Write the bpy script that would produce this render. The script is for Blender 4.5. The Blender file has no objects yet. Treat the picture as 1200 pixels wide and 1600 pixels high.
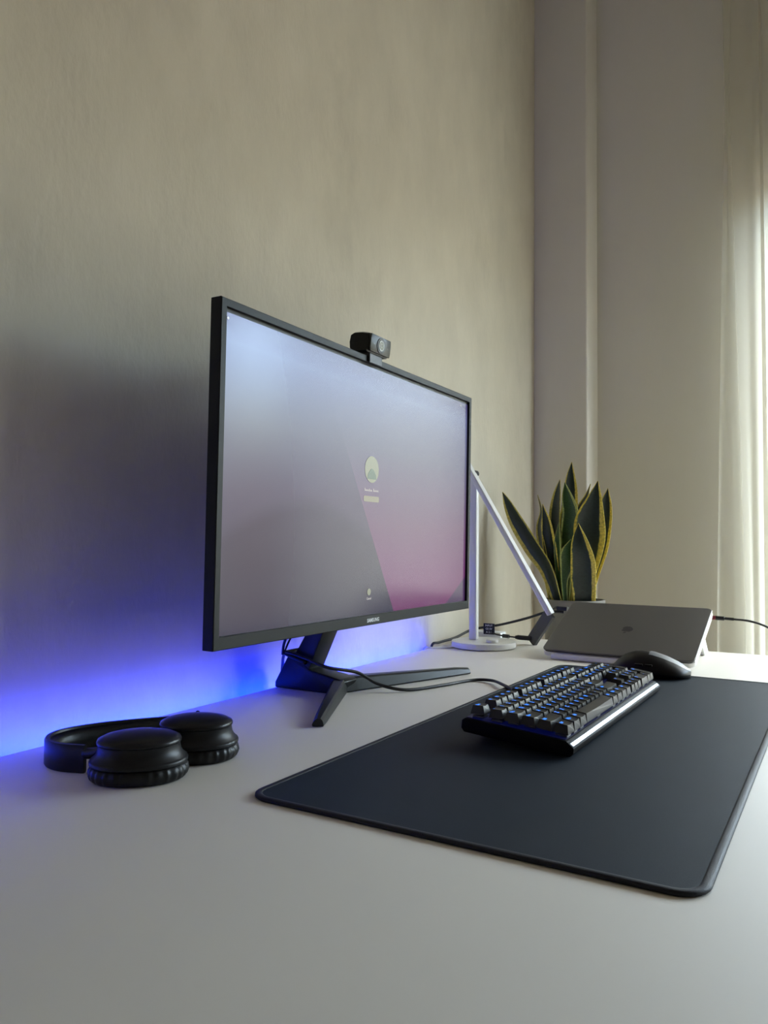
import bpy, bmesh, math, random
from mathutils import Vector, Matrix

# ------------------------------------------------------------------ camera, world, lights, exposure
scn = bpy.context.scene
C = scn.collection
PI = math.pi
H_CAM = 0.235
YAW, PITCH, ROLL, FOC = 0.525875844, 0.0396253733, 0.00831431139, 1208.78
fwd = Vector((math.cos(YAW)*math.cos(PITCH), math.sin(YAW)*math.cos(PITCH), math.sin(PITCH)))
rt = fwd.cross(Vector((0, 0, 1))).normalized()
up = rt.cross(fwd)
r2 = math.cos(ROLL)*rt + math.sin(ROLL)*up
u2 = -math.sin(ROLL)*rt + math.cos(ROLL)*up
cam_data = bpy.data.cameras.new('camera')
cam = bpy.data.objects.new('camera', cam_data)
C.objects.link(cam)
m = Matrix((r2, u2, -fwd)).transposed().to_4x4()
m.translation = Vector((0, 0, H_CAM))
cam.matrix_world = m
cam_data.sensor_fit = 'HORIZONTAL'
cam_data.sensor_width = 36.0
cam_data.lens = 36.0*FOC/1200.0
cam_data.clip_start = 0.01
scn.camera = cam

scn.view_settings.view_transform = 'Standard'
scn.view_settings.look = 'None'
scn.view_settings.gamma = 1.0
scn.view_settings.use_curve_mapping = False
scn.view_settings.exposure = 0.0

WORLD_POWER = 29.0
world = bpy.data.worlds.new('sky')
scn.world = world
world.use_nodes = True
nt = world.node_tree
nt.nodes.clear()
wo = nt.nodes.new('ShaderNodeOutputWorld')
bg = nt.nodes.new('ShaderNodeBackground')
bg.inputs['Strength'].default_value = WORLD_POWER
tc = nt.nodes.new('ShaderNodeTexCoord')
sep = nt.nodes.new('ShaderNodeSeparateXYZ')
mr = nt.nodes.new('ShaderNodeMapRange')
mr.inputs['From Min'].default_value = -1.0
mr.inputs['From Max'].default_value = 1.0
cr = nt.nodes.new('ShaderNodeValToRGB')
els = cr.color_ramp.elements
els[0].position = 0.0; els[0].color = (0.05, 0.045, 0.04, 1)
els[1].position = 1.0; els[1].color = (0.92, 0.94, 0.96, 1)
# ground and buildings opposite up to about five degrees, tree tops, then the open overcast sky
for pos, col in ((0.44, (0.07, 0.055, 0.045, 1)), (0.50, (0.09, 0.065, 0.045, 1)), (0.548, (0.13, 0.117, 0.085, 1)),
                 (0.572, (0.34, 0.38, 0.27, 1)), (0.612, (0.56, 0.78, 1.02, 1)), (0.66, (0.74, 0.96, 1.28, 1)), (0.78, (1.05, 1.08, 1.08, 1))):
    e = els.new(pos); e.color = col
nt.links.new(tc.outputs['Generated'], sep.inputs[0])
nt.links.new(sep.outputs['Z'], mr.inputs['Value'])
nt.links.new(mr.outputs[0], cr.inputs[0])
nt.links.new(cr.outputs[0], bg.inputs['Color'])
nt.links.new(bg.outputs[0], wo.inputs[0])

WALL_Y, FAR_X, FAR_X2, STEP_Y = 0.812, 2.34, 2.46, 0.644
NEAR_X, OPP_Y, FLOOR_Z, CEIL_Z = -1.6, -2.9, -0.74, 2.20
WIN_Y0, WIN_Y1, WIN_Z1 = 0.15, -2.6, 1.33


def area(name, loc, direction, sx, sy, power, color=(1, 1, 1), portal=False, xaxis=None):
    ld = bpy.data.lights.new(name, 'AREA')
    ld.shape = 'RECTANGLE'; ld.size = sx; ld.size_y = sy
    ld.energy = power; ld.color = color
    o = bpy.data.objects.new(name, ld); C.objects.link(o)
    z = -Vector(direction).normalized()
    x = Vector(xaxis).normalized() if xaxis else Vector((0, 1, 0))
    y = z.cross(x).normalized(); x = y.cross(z)
    mm = Matrix((x, y, z)).transposed().to_4x4(); mm.translation = Vector(loc)
    o.matrix_world = mm
    if portal:
        ld.cycles.is_portal = True
    return o


# the window opening guides the sampling of the sky; it adds no light of its own
area('window_portal', (FAR_X2+0.16, (WIN_Y0+WIN_Y1)/2, (FLOOR_Z+WIN_Z1)/2), (-1, 0, 0),
     WIN_Y0-WIN_Y1, WIN_Z1-FLOOR_Z, 1.0, portal=True)
# the blue LED strip stuck along the rear edge of the desk
LED_POWER = 4.0
area('led_glow', (0.79, 0.7875, -0.009), (0, 0.8, 0.6), 1.56, 0.006, LED_POWER, (0.0, 0.014, 1.0), xaxis=(1, 0, 0))


# ------------------------------------------------------------------ material helpers
def mat(name, col=(0.8, 0.8, 0.8), rough=0.5, metal=0.0, spec=0.5, emit=None, estr=1.0, noise=None, bump=None, coat=0.0):
    """noise=(scale, amount)  bump=(scale, strength, distance)"""
    mt = bpy.data.materials.new(name); mt.use_nodes = True
    n = mt.node_tree; b = n.nodes['Principled BSDF']
    b.inputs['Base Color'].default_value = (*col, 1)
    b.inputs['Roughness'].default_value = rough
    b.inputs['Metallic'].default_value = metal
    b.inputs['Specular IOR Level'].default_value = spec
    b.inputs['Coat Weight'].default_value = coat
    if emit:
        b.inputs['Emission Color'].default_value = (*emit, 1)
        b.inputs['Emission Strength'].default_value = estr
    t = n.nodes.new('ShaderNodeTexCoord')
    if noise:
        nz = n.nodes.new('ShaderNodeTexNoise'); nz.inputs['Scale'].default_value = noise[0]; nz.inputs['Detail'].default_value = 4
        n.links.new(t.outputs['Object'], nz.inputs['Vector'])
        rp = n.nodes.new('ShaderNodeMapRange')
        rp.inputs['To Min'].default_value = 1-noise[1]; rp.inputs['To Max'].default_value = 1+noise[1]
        n.links.new(nz.outputs['Fac'], rp.inputs['Value'])
        mx = n.nodes.new('ShaderNodeVectorMath'); mx.operation = 'SCALE'
        mx.inputs[0].default_value = col
        n.links.new(rp.outputs[0], mx.inputs['Scale'])
        n.links.new(mx.outputs[0], b.inputs['Base Color'])
    if bump:
        nb = n.nodes.new('ShaderNodeTexNoise'); nb.inputs['Scale'].default_value = bump[0]; nb.inputs['Detail'].default_value = 3
        n.links.new(t.outputs['Object'], nb.inputs['Vector'])
        bp = n.nodes.new('ShaderNodeBump'); bp.inputs['Strength'].default_value = bump[1]; bp.inputs['Distance'].default_value = bump[2]
        n.links.new(nb.outputs['Fac'], bp.inputs['Height'])
        n.links.new(bp.outputs[0], b.inputs['Normal'])
    return mt


# painted plaster: cream grey with faint brushed blotches and fine relief
def plaster(name, col, amount=0.05, bumpd=0.0006, vert=3.0):
    mt = bpy.data.materials.new(name); mt.use_nodes = True
    n = mt.node_tree; b = n.nodes['Principled BSDF']
    b.inputs['Roughness'].default_value = 0.85; b.inputs['Specular IOR Level'].default_value = 0.25
    t = n.nodes.new('ShaderNodeTexCoord')
    mp = n.nodes.new('ShaderNodeMapping'); mp.inputs['Scale'].default_value = (1, 1, 1/vert)
    n.links.new(t.outputs['Object'], mp.inputs[0])
    a = n.nodes.new('ShaderNodeTexNoise'); a.inputs['Scale'].default_value = 7; a.inputs['Detail'].default_value = 6; a.inputs['Roughness'].default_value = 0.65
    n.links.new(mp.outputs[0], a.inputs['Vector'])
    r = n.nodes.new('ShaderNodeMapRange'); r.inputs['From Min'].default_value = 0.3; r.inputs['From Max'].default_value = 0.7
    r.inputs['To Min'].default_value = 1-amount; r.inputs['To Max'].default_value = 1+amount
    n.links.new(a.outputs['Fac'], r.inputs['Value'])
    s = n.nodes.new('ShaderNodeVectorMath'); s.operation = 'SCALE'; s.inputs[0].default_value = col
    st = n.nodes.new('ShaderNodeTexNoise'); st.inputs['Scale'].default_value = 2.6; st.inputs['Detail'].default_value = 8; st.inputs['Roughness'].default_value = 0.7
    n.links.new(mp.outputs[0], st.inputs['Vector'])
    sm = n.nodes.new('ShaderNodeMapRange'); sm.inputs['From Min'].default_value = 0.55; sm.inputs['From Max'].default_value = 0.75
    sm.inputs['To Min'].default_value = 1.0; sm.inputs['To Max'].default_value = 1-2.2*amount
    n.links.new(st.outputs['Fac'], sm.inputs['Value'])
    mm_ = n.nodes.new('ShaderNodeMath'); mm_.operation = 'MULTIPLY'
    n.links.new(r.outputs[0], mm_.inputs[0]); n.links.new(sm.outputs[0], mm_.inputs[1])
    n.links.new(mm_.outputs[0], s.inputs['Scale']); n.links.new(s.outputs[0], b.inputs['Base Color'])
    f = n.nodes.new('ShaderNodeTexNoise'); f.inputs['Scale'].default_value = 120; f.inputs['Detail'].default_value = 4
    n.links.new(mp.outputs[0], f.inputs['Vector'])
    g = n.nodes.new('ShaderNodeTexNoise'); g.inputs['Scale'].default_value = 12; g.inputs['Detail'].default_value = 3
    n.links.new(mp.outputs[0], g.inputs['Vector'])
    ad = n.nodes.new('ShaderNodeMath'); ad.operation = 'MULTIPLY_ADD'; ad.inputs[1].default_value = 2.5
    n.links.new(g.outputs['Fac'], ad.inputs[0]); n.links.new(f.outputs['Fac'], ad.inputs[2])
    bp = n.nodes.new('ShaderNodeBump'); bp.inputs['Strength'].default_value = 0.8; bp.inputs['Distance'].default_value = bumpd
    n.links.new(ad.outputs[0], bp.inputs['Height']); n.links.new(bp.outputs[0], b.inputs['Normal'])
    return mt


M = {}
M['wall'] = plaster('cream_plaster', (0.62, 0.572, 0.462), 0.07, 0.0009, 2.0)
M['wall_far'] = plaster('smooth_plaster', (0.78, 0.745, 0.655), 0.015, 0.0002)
M['ceiling'] = mat('ceiling_paint', (0.5, 0.48, 0.44), 0.9)
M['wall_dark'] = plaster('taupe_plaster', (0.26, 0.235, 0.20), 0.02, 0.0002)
M['floor'] = mat('floor_wood', (0.13, 0.09, 0.06), 0.5, noise=(6, 0.2))
M['desk'] = mat('white_laminate', (0.715, 0.672, 0.60), 0.50, spec=0.22, bump=(420, 0.12, 0.0002))
M['deskleg'] = mat('white_steel', (0.7, 0.7, 0.68), 0.4)
M['pad'] = mat('navy_cloth', (0.0085, 0.0150, 0.0240), 0.62, spec=0.16, noise=(30, 0.12), bump=(1400, 0.5, 0.0004))
M['stitch'] = mat('navy_hem', (0.005, 0.006, 0.011), 0.6, spec=0.4, bump=(900, 0.6, 0.0004))
M['black'] = mat('black_plastic', (0.005, 0.005, 0.0055), 0.42, spec=0.3)
M['bezel'] = mat('charcoal_plastic', (0.0125, 0.014, 0.0135), 0.48, spec=0.22, bump=(900, 0.15, 0.0001))
M['gap'] = mat('panel_border', (0.002, 0.002, 0.002), 0.5)
M['stand'] = mat('dark_grey_metal', (0.013, 0.0145, 0.015), 0.40, spec=0.28)
M['cable'] = mat('cable_rubber', (0.008, 0.008, 0.009), 0.5)
M['keycap'] = mat('black_keycap', (0.012, 0.0115, 0.011), 0.38, bump=(2500, 0.2, 0.0001))
M['plate'] = mat('black_metal_plate', (0.005, 0.005, 0.006), 0.55, spec=0.1)
M['chamfer'] = mat('polished_chamfer', (0.30, 0.34, 0.37), 0.25, metal=1.0)
M['legend'] = mat('blue_backlight', (0.01, 0.03, 0.08), 0.5, emit=(0.015, 0.22, 1.0), estr=1.6)
M['glowplate'] = mat('blue_led_spill', (0.01, 0.01, 0.02), 0.5, emit=(0.0, 0.02, 1.0), estr=0.025)
M['switch'] = mat('switch_housing', (0.10, 0.10, 0.11), 0.35)
M['hp'] = mat('black_soft_plastic', (0.004, 0.004, 0.005), 0.40, spec=0.35)
M['hpgloss'] = mat('black_satin', (0.0045, 0.0045, 0.0055), 0.32, spec=0.35)
M['leather'] = mat('black_leatherette', (0.004, 0.004, 0.0045), 0.42, spec=0.35, bump=(400, 0.3, 0.0003))
M['alu'] = mat('space_grey_aluminium', (0.17, 0.165, 0.16), 0.42, metal=0.75)
M['alu_lit'] = mat('aluminium_lit_side', (0.72, 0.71, 0.69), 0.35, metal=0.6)  # brighter than the lid: window light on the side painted into the colour
M['logo'] = mat('dark_polished_inlay', (0.06, 0.06, 0.065), 0.3, metal=0.6)
M['whitepl'] = mat('white_plastic', (0.72, 0.72, 0.70), 0.38)
M['lampwhite'] = mat('lamp_white', (0.68, 0.67, 0.64), 0.36)
M['diffuser'] = mat('lamp_diffuser', (0.75, 0.75, 0.78), 0.3)
M['pot'] = mat('grey_ceramic', (0.20, 0.19, 0.175), 0.6, noise=(20, 0.06))
M['soil'] = mat('dark_soil', (0.03, 0.018, 0.012), 0.95, noise=(120, 0.5), bump=(200, 1.0, 0.003))
M['mouse'] = mat('graphite_rubber', (0.006, 0.0062, 0.007), 0.38, spec=0.3)
M['mousegrey'] = mat('grey_satin', (0.15, 0.16, 0.17), 0.38, spec=0.5)
M['hub'] = mat('grey_hub', (0.075, 0.075, 0.078), 0.45, metal=0.3, spec=0.3)
M['ink'] = mat('white_print', (0.65, 0.66, 0.66), 0.5)
M['led'] = mat('led_strip', (0.1, 0.1, 0.1), 0.5, emit=(0.0, 0.10, 1.0), estr=4.0)
M['red'] = mat('red_ring', (0.22, 0.015, 0.03), 0.4)
M['lens'] = mat('lens_glass', (0.006, 0.006, 0.008), 0.12, spec=0.4)
M['webface'] = mat('glossy_face', (0.030, 0.029, 0.022), 0.32, spec=0.3)
M['ring'] = mat('chrome_ring', (0.16, 0.16, 0.15), 0.35, metal=0.6)
M['wood'] = mat('stand_wood', (0.30, 0.20, 0.12), 0.5, noise=(10, 0.2))


# sheer curtain cloth: lets some light straight through, scatters the rest
def sheer():
    mt = bpy.data.materials.new('sheer_cloth'); mt.use_nodes = True
    n = mt.node_tree; n.nodes.clear()
    o = n.nodes.new('ShaderNodeOutputMaterial')
    tr = n.nodes.new('ShaderNodeBsdfTransparent'); tr.inputs[0].default_value = (1, 1, 1, 1)
    tl = n.nodes.new('ShaderNodeBsdfTranslucent'); tl.inputs[0].default_value = (0.86, 0.85, 0.76, 1)
    df = n.nodes.new('ShaderNodeBsdfDiffuse'); df.inputs[0].default_value = (0.80, 0.78, 0.68, 1)
    a = n.nodes.new('ShaderNodeMixShader'); a.inputs[0].default_value = 0.5
    b = n.nodes.new('ShaderNodeMixShader'); b.inputs[0].default_value = SHEER_SOLID
    n.links.new(tl.outputs[0], a.inputs[1]); n.links.new(df.outputs[0], a.inputs[2])
    n.links.new(tr.outputs[0], b.inputs[1]); n.links.new(a.outputs[0], b.inputs[2])
    n.links.new(b.outputs[0], o.inputs[0])
    return mt


SHEER_SOLID = 0.58
M['sheer'] = sheer()
SHEER_SOLID = 0.74
M['sheer_dense'] = sheer()


def glass():
    mt = bpy.data.materials.new('window_glass'); mt.use_nodes = True
    n = mt.node_tree; n.nodes.clear()
    o = n.nodes.new('ShaderNodeOutputMaterial')
    tr = n.nodes.new('ShaderNodeBsdfTransparent'); tr.inputs[0].default_value = (0.97, 0.98, 0.97, 1)
    g = n.nodes.new('ShaderNodeBsdfGlossy'); g.inputs['Roughness'].default_value = 0.02
    x = n.nodes.new('ShaderNodeMixShader'); x.inputs[0].default_value = 0.05
    n.links.new(tr.outputs[0], x.inputs[1]); n.links.new(g.outputs[0], x.inputs[2]); n.links.new(x.outputs[0], o.inputs[0])
    return mt


M['glass'] = glass()


# snake plant leaf: dark banded core, yellow margins (uv.x runs across the leaf)
def leafmat(name, dark, mid, light, mid_u=0.5):
    mt = bpy.data.materials.new(name); mt.use_nodes = True
    n = mt.node_tree; b = n.nodes['Principled BSDF']
    b.inputs['Roughness'].default_value = 0.42
    uv = n.nodes.new('ShaderNodeUVMap'); uv.uv_map = 'UVMap'
    sp = n.nodes.new('ShaderNodeSeparateXYZ'); n.links.new(uv.outputs[0], sp.inputs[0])
    nz = n.nodes.new('ShaderNodeTexNoise'); nz.inputs['Scale'].default_value = 6
    mp = n.nodes.new('ShaderNodeMapping'); mp.inputs['Scale'].default_value = (0.4, 2.5, 1)
    n.links.new(uv.outputs[0], mp.inputs[0]); n.links.new(mp.outputs[0], nz.inputs['Vector'])
    s1 = n.nodes.new('ShaderNodeMath'); s1.operation = 'SUBTRACT'; s1.inputs[1].default_value = mid_u
    n.links.new(sp.outputs['X'], s1.inputs[0])
    ab = n.nodes.new('ShaderNodeMath'); ab.operation = 'ABSOLUTE'; n.links.new(s1.outputs[0], ab.inputs[0])
    ma = n.nodes.new('ShaderNodeMath'); ma.operation = 'MULTIPLY_ADD'; ma.inputs[1].default_value = 0.10
    n.links.new(nz.outputs['Fac'], ma.inputs[0]); n.links.new(ab.outputs[0], ma.inputs[2])
    r = n.nodes.new('ShaderNodeValToRGB'); r.color_ramp.interpolation = 'LINEAR'
    e = r.color_ramp.elements
    e[0].position = 0.0; e[0].color = (*dark, 1)
    e[1].position = 0.435; e[1].color = (*light, 1)
    q = e.new(0.385); q.color = (*dark, 1)
    q = e.new(0.41); q.color = (*mid, 1)
    n.links.new(ma.outputs[0], r.inputs[0])
    n2 = n.nodes.new('ShaderNodeTexNoise'); n2.inputs['Scale'].default_value = 5; n2.inputs['Detail'].default_value = 5
    m2 = n.nodes.new('ShaderNodeMapping'); m2.inputs['Scale'].default_value = (1.5, 9, 1)
    n.links.new(uv.outputs[0], m2.inputs[0]); n.links.new(m2.outputs[0], n2.inputs['Vector'])
    rr = n.nodes.new('ShaderNodeMapRange'); rr.inputs['From Min'].default_value = 0.35; rr.inputs['From Max'].default_value = 0.65
    rr.inputs['To Min'].default_value = 0.75; rr.inputs['To Max'].default_value = 1.35
    n.links.new(n2.outputs['Fac'], rr.inputs['Value'])
    vm = n.nodes.new('ShaderNodeVectorMath'); vm.operation = 'SCALE'
    n.links.new(r.outputs[0], vm.inputs[0]); n.links.new(rr.outputs[0], vm.inputs['Scale'])
    n.links.new(vm.outputs[0], b.inputs['Base Color'])
    return mt


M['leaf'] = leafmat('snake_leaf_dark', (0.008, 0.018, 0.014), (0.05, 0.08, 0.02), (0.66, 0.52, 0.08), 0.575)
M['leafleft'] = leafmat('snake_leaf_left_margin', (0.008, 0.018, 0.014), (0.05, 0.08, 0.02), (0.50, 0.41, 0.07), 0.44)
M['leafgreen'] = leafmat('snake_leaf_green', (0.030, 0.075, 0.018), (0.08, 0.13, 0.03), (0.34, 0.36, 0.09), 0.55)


# lit wallpaper of the display: object space of the panel, metres from its lower left corner
SCR_W, SCR_H = 0.692, 0.3845


def wallpaper():
    mt = bpy.data.materials.new('display_image'); mt.use_nodes = True
    n = mt.node_tree; b = n.nodes['Principled BSDF']
    b.inputs['Base Color'].default_value = (0.015, 0.015, 0.017, 1)
    b.inputs['Roughness'].default_value = SCREEN_ROUGH
    b.inputs['Specular IOR Level'].default_value = 0.30
    t = n.nodes.new('ShaderNodeTexCoord'); sp = n.nodes.new('ShaderNodeSeparateXYZ')
    n.links.new(t.outputs['Object'], sp.inputs[0])

    def math_(op, a, c, clamp=False):
        k = n.nodes.new('ShaderNodeMath'); k.operation = op; k.use_clamp = clamp
        for i, v in enumerate((a, c)):
            if v is None: continue
            if isinstance(v, (int, float)): k.inputs[i].default_value = v
            else: n.links.new(v, k.inputs[i])
        return k.outputs[0]
    X, Z = sp.outputs['X'], sp.outputs['Z']
    v = math_('DIVIDE', Z, SCR_H)

    def ramp(stops, src):
        r = n.nodes.new('ShaderNodeValToRGB'); e = r.color_ramp.elements
        e[0].position = stops[0][0]; e[0].color = (*stops[0][1], 1)
        e[1].position = stops[-1][0]; e[1].color = (*stops[-1][1], 1)
        for p, c in stops[1:-1]:
            q = e.new(p); q.color = (*c, 1)
        n.links.new(src, r.inputs[0]); return r.outputs[0]

    def smooth(src, lo, hi):
        r = n.nodes.new('ShaderNodeMapRange'); r.interpolation_type = 'SMOOTHSTEP'
        r.inputs['From Min'].default_value = lo; r.inputs['From Max'].default_value = hi
        n.links.new(src, r.inputs['Value']); return r.outputs[0]

    def mix(f, a, c):
        k = n.nodes.new('ShaderNodeMix'); k.data_type = 'RGBA'
        n.links.new(f, k.inputs['Factor']); n.links.new(a, k.inputs['A']); n.links.new(c, k.inputs['B'])
        return k.outputs['Result']
    right = ramp(WP_RIGHT, v)
    left = ramp(WP_LEFT, v)
    hill = ramp(WP_HILL, v)
    # first wave edge: x = 0.25 + 0.66*(0.262 - z) ; fades out at the top
    d1 = math_('SUBTRACT', X, math_('MULTIPLY_ADD', Z, -0.60))
    k = d1.node.inputs[1].links[0].from_node; k.inputs[2].default_value = 0.4135
    f1 = smooth(d1, -0.0015, 0.0015)
    fade = smooth(Z, 0.30, 0.20)
    c1 = mix(f1, left, right)
    # second, lower hill: rises to the left of the first wave
    d2 = math_('SUBTRACT', X, math_('MULTIPLY_ADD', Z, -0.95))
    k2 = d2.node.inputs[1].links[0].from_node; k2.inputs[2].default_value = 0.352
    f2 = math_('SUBTRACT', 1.0, smooth(d2, -0.002, 0.002))
    wv = math_('SINE', math_('MULTIPLY', X, 9.0), None)
    top = math_('MULTIPLY_ADD', wv, 0.05)
    top.node.inputs[2].default_value = 0.10
    d3 = math_('SUBTRACT', Z, top)
    f3 = math_('SUBTRACT', 1.0, smooth(d3, -0.002, 0.03))
    inside = math_('MULTIPLY', math_('MULTIPLY', math_('SUBTRACT', 1.0, f1), f3), 0.45)
    c2 = mix(inside, c1, hill)
    # the dark swell in the lower right corner
    d4 = math_('SUBTRACT', math_('MULTIPLY_ADD', X, 0.55), Z)
    d4.node.inputs[0].links[0].from_node.inputs[2].default_value = -0.335
    f4 = math_('MULTIPLY', smooth(d4, -0.003, 0.003), 0.75)
    dk = n.nodes.new('ShaderNodeRGB'); dk.outputs[0].default_value = (0.03, 0.02, 0.07, 1)
    c3 = mix(f4, c2, dk.outputs[0])
    n.links.new(c3, b.inputs['Emission Color'])
    b.inputs['Emission Strength'].default_value = SCREEN_EMIT
    return mt


SCREEN_ROUGH = 0.19
SCREEN_EMIT = 1.0
WP_RIGHT = [(0.0, (0.13, 0.010, 0.10)), (0.12, (0.14, 0.03, 0.13)), (0.35, (0.14, 0.07, 0.15)), (0.66, (0.125, 0.125, 0.21)), (0.9, (0.12, 0.13, 0.27)), (1.0, (0.05, 0.03, 0.12))]
WP_LEFT = [(0.0, (0.020, 0.012, 0.050)), (0.2, (0.045, 0.035, 0.075)), (0.45, (0.085, 0.07, 0.13)), (0.66, (0.12, 0.122, 0.205)), (0.9, (0.12, 0.13, 0.27)), (1.0, (0.05, 0.03, 0.12))]
WP_HILL = [(0.0, (0.012, 0.008, 0.030)), (0.3, (0.03, 0.022, 0.05)), (1.0, (0.05, 0.04, 0.08))]
M['screen'] = wallpaper()
M['scr_avatar'] = mat('display_avatar', (0.02, 0.02, 0.02), 0.25, emit=(0.30, 0.32, 0.22), estr=0.65, noise=(180, 0.3))
M['scr_avatar2'] = mat('display_avatar_figure', (0.02, 0.02, 0.02), 0.25, emit=(0.06, 0.11, 0.08), estr=1.0)
M['scr_field'] = mat('display_field', (0.02, 0.02, 0.02), 0.25, emit=(0.27, 0.24, 0.17), estr=0.75)
M['scr_text'] = mat('display_text', (0.02, 0.02, 0.02), 0.25, emit=(0.42, 0.38, 0.38), estr=1.0)


# ------------------------------------------------------------------ mesh helpers
def link(name, bm, material, parent=None, smooth=False, autosmooth=None, mats=None):
    me = bpy.data.meshes.new(name)
    bmesh.ops.recalc_face_normals(bm, faces=bm.faces)
    bm.to_mesh(me); bm.free()
    for x in (mats or [material]): me.materials.append(x)
    if smooth or autosmooth:
        me.polygons.foreach_set('use_smooth', [True]*len(me.polygons))
        if autosmooth: me.set_sharp_from_angle(angle=math.radians(autosmooth))
    o = bpy.data.objects.new(name, me); C.objects.link(o)
    if parent: o.parent = parent
    return o


def thing(name, label, cat, loc=(0, 0, 0), rotz=0.0, group=None, rot=None):
    o = bpy.data.objects.new(name, None); C.objects.link(o)
    o.empty_display_size = 0.02
    o.location = loc
    o.rotation_euler = rot if rot else (0, 0, rotz)
    o['label'] = label; o['category'] = cat
    if group: o['group'] = group
    return o


def tag(o, label, cat, group=None):
    o['label'] = label; o['category'] = cat
    if group: o['group'] = group
    return o


def struct(o):
    o['kind'] = 'structure'; return o


def B(): return bmesh.new()


def box(bm, x0, x1, y0, y1, z0, z1, bev=0.0, seg=2):
    t = bmesh.new()
    bmesh.ops.create_cube(t, size=1)
    bmesh.ops.scale(t, vec=(x1-x0, y1-y0, z1-z0), verts=t.verts)
    bmesh.ops.translate(t, vec=((x0+x1)/2, (y0+y1)/2, (z0+z1)/2), verts=t.verts)
    if bev > 0:
        bmesh.ops.bevel(t, geom=t.edges[:], offset=bev, segments=seg, affect='EDGES', profile=0.5)
    merge(bm, t); return bm


def merge(bm, t, mtx=None):
    if mtx is not None: bmesh.ops.transform(t, matrix=mtx, verts=t.verts)
    me = bpy.data.meshes.new('tmp'); t.to_mesh(me); t.free()
    bm.from_mesh(me); bpy.data.meshes.remove(me)


def prism(bm, poly, axis, a, b, bev=0.0, seg=2):
    """poly: 2D outline; axis 'x','y','z' is the extrusion axis from a to b"""
    t = bmesh.new()

    def P(u, v, w):
        return {'x': (w, u, v), 'y': (u, w, v), 'z': (u, v, w)}[axis]
    va = [t.verts.new(P(u, v, a)) for u, v in poly]
    vb = [t.verts.new(P(u, v, b)) for u, v in poly]
    t.faces.new(va); t.faces.new(vb[::-1])
    n = len(poly)
    for i in range(n):
        t.faces.new((va[i], vb[i], vb[(i+1) % n], va[(i+1) % n]))
    bmesh.ops.recalc_face_normals(t, faces=t.faces)
    if bev > 0:
        bmesh.ops.bevel(t, geom=t.edges[:], offset=bev, segments=seg, affect='EDGES', profile=0.5)
    merge(bm, t); return bm


def loft(bm, rings, cap0=True, cap1=True, closed=True):
    vs = [[bm.verts.new(p) for p in r] for r in rings]
    n = len(rings[0])
    for a, b in zip(vs[:-1], vs[1:]):
        for i in range(n if closed else n-1):
            j = (i+1) % n
            bm.faces.new((a[i], a[j], b[j], b[i]))
    if cap0: bm.faces.new(vs[0][::-1])
    if cap1: bm.faces.new(vs[-1])
    return bm


def ellring(cx, cy, z, a, b, ang=0, n=48, p=2.0):
    out = []
    for i in range(n):
        t = 2*PI*i/n
        c, s = math.cos(t), math.sin(t)
        x = a*abs(c)**(2/p)*(1 if c >= 0 else -1); y = b*abs(s)**(2/p)*(1 if s >= 0 else -1)
        out.append((cx+x*math.cos(ang)-y*math.sin(ang), cy+x*math.sin(ang)+y*math.cos(ang), z))
    return out


def lathe(bm, prof, cx=0, cy=0, n=48, cap0=True, cap1=True):
    return loft(bm, [ellring(cx, cy, z, r, r, 0, n) for r, z in prof], cap0, cap1)


def catmull(pts, k=8):
    pts = [Vector(p) for p in pts]
    P = [2*pts[0]-pts[1]] + pts + [2*pts[-1]-pts[-2]]
    out = []
    for i in range(1, len(P)-2):
        p0, p1, p2, p3 = P[i-1:i+3]
        for j in range(k):
            t = j/k
            out.append(0.5*((2*p1)+(p2-p0)*t+(2*p0-5*p1+4*p2-p3)*t*t+(-p0+3*p1-3*p2+p3)*t**3))
    out.append(P[-2]); return out


def tube(bm, pts, r, n=10, k=8, spline=True):
    path = catmull(pts, k) if spline else [Vector(p) for p in pts]
    rings = []
    prev = None
    for i, p in enumerate(path):
        d = (path[min(i+1, len(path)-1)]-path[max(i-1, 0)]).normalized()
        if prev is None:
            a = d.cross(Vector((0, 0, 1)))
            if a.length < 0.1: a = d.cross(Vector((1, 0, 0)))
            a.normalize()
        else:
            a = (prev-d*prev.dot(d)).normalized()
        prev = a
        b = d.cross(a)
        rr = r(i/(len(path)-1)) if callable(r) else r
        rings.append([p+rr*(math.cos(2*PI*j/n)*a+math.sin(2*PI*j/n)*b) for j in range(n)])
    return loft(bm, rings)


def text_bm(s, size, depth=0.0, bold=0.0, align='CENTER', spacing=1.0):
    cu = bpy.data.curves.new('txt', 'FONT'); cu.body = s; cu.size = size; cu.extrude = depth
    cu.offset = bold; cu.align_x = align; cu.align_y = 'CENTER'; cu.resolution_u = 2; cu.space_character = spacing
    ob = bpy.data.objects.new('txt', cu)
    me = ob.to_mesh()
    bm = bmesh.new(); bm.from_mesh(me)
    ob.to_mesh_clear(); bpy.data.objects.remove(ob); bpy.data.curves.remove(cu)
    return bm


# ------------------------------------------------------------------ the setting
def plane_box(name, material, x0, x1, y0, y1, z0, z1):
    return struct(link(name, box(B(), x0, x1, y0, y1, z0, z1), material))


plane_box('wall_left', M['wall'], NEAR_X, FAR_X, WALL_Y, WALL_Y+0.12, FLOOR_Z, CEIL_Z)
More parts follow.
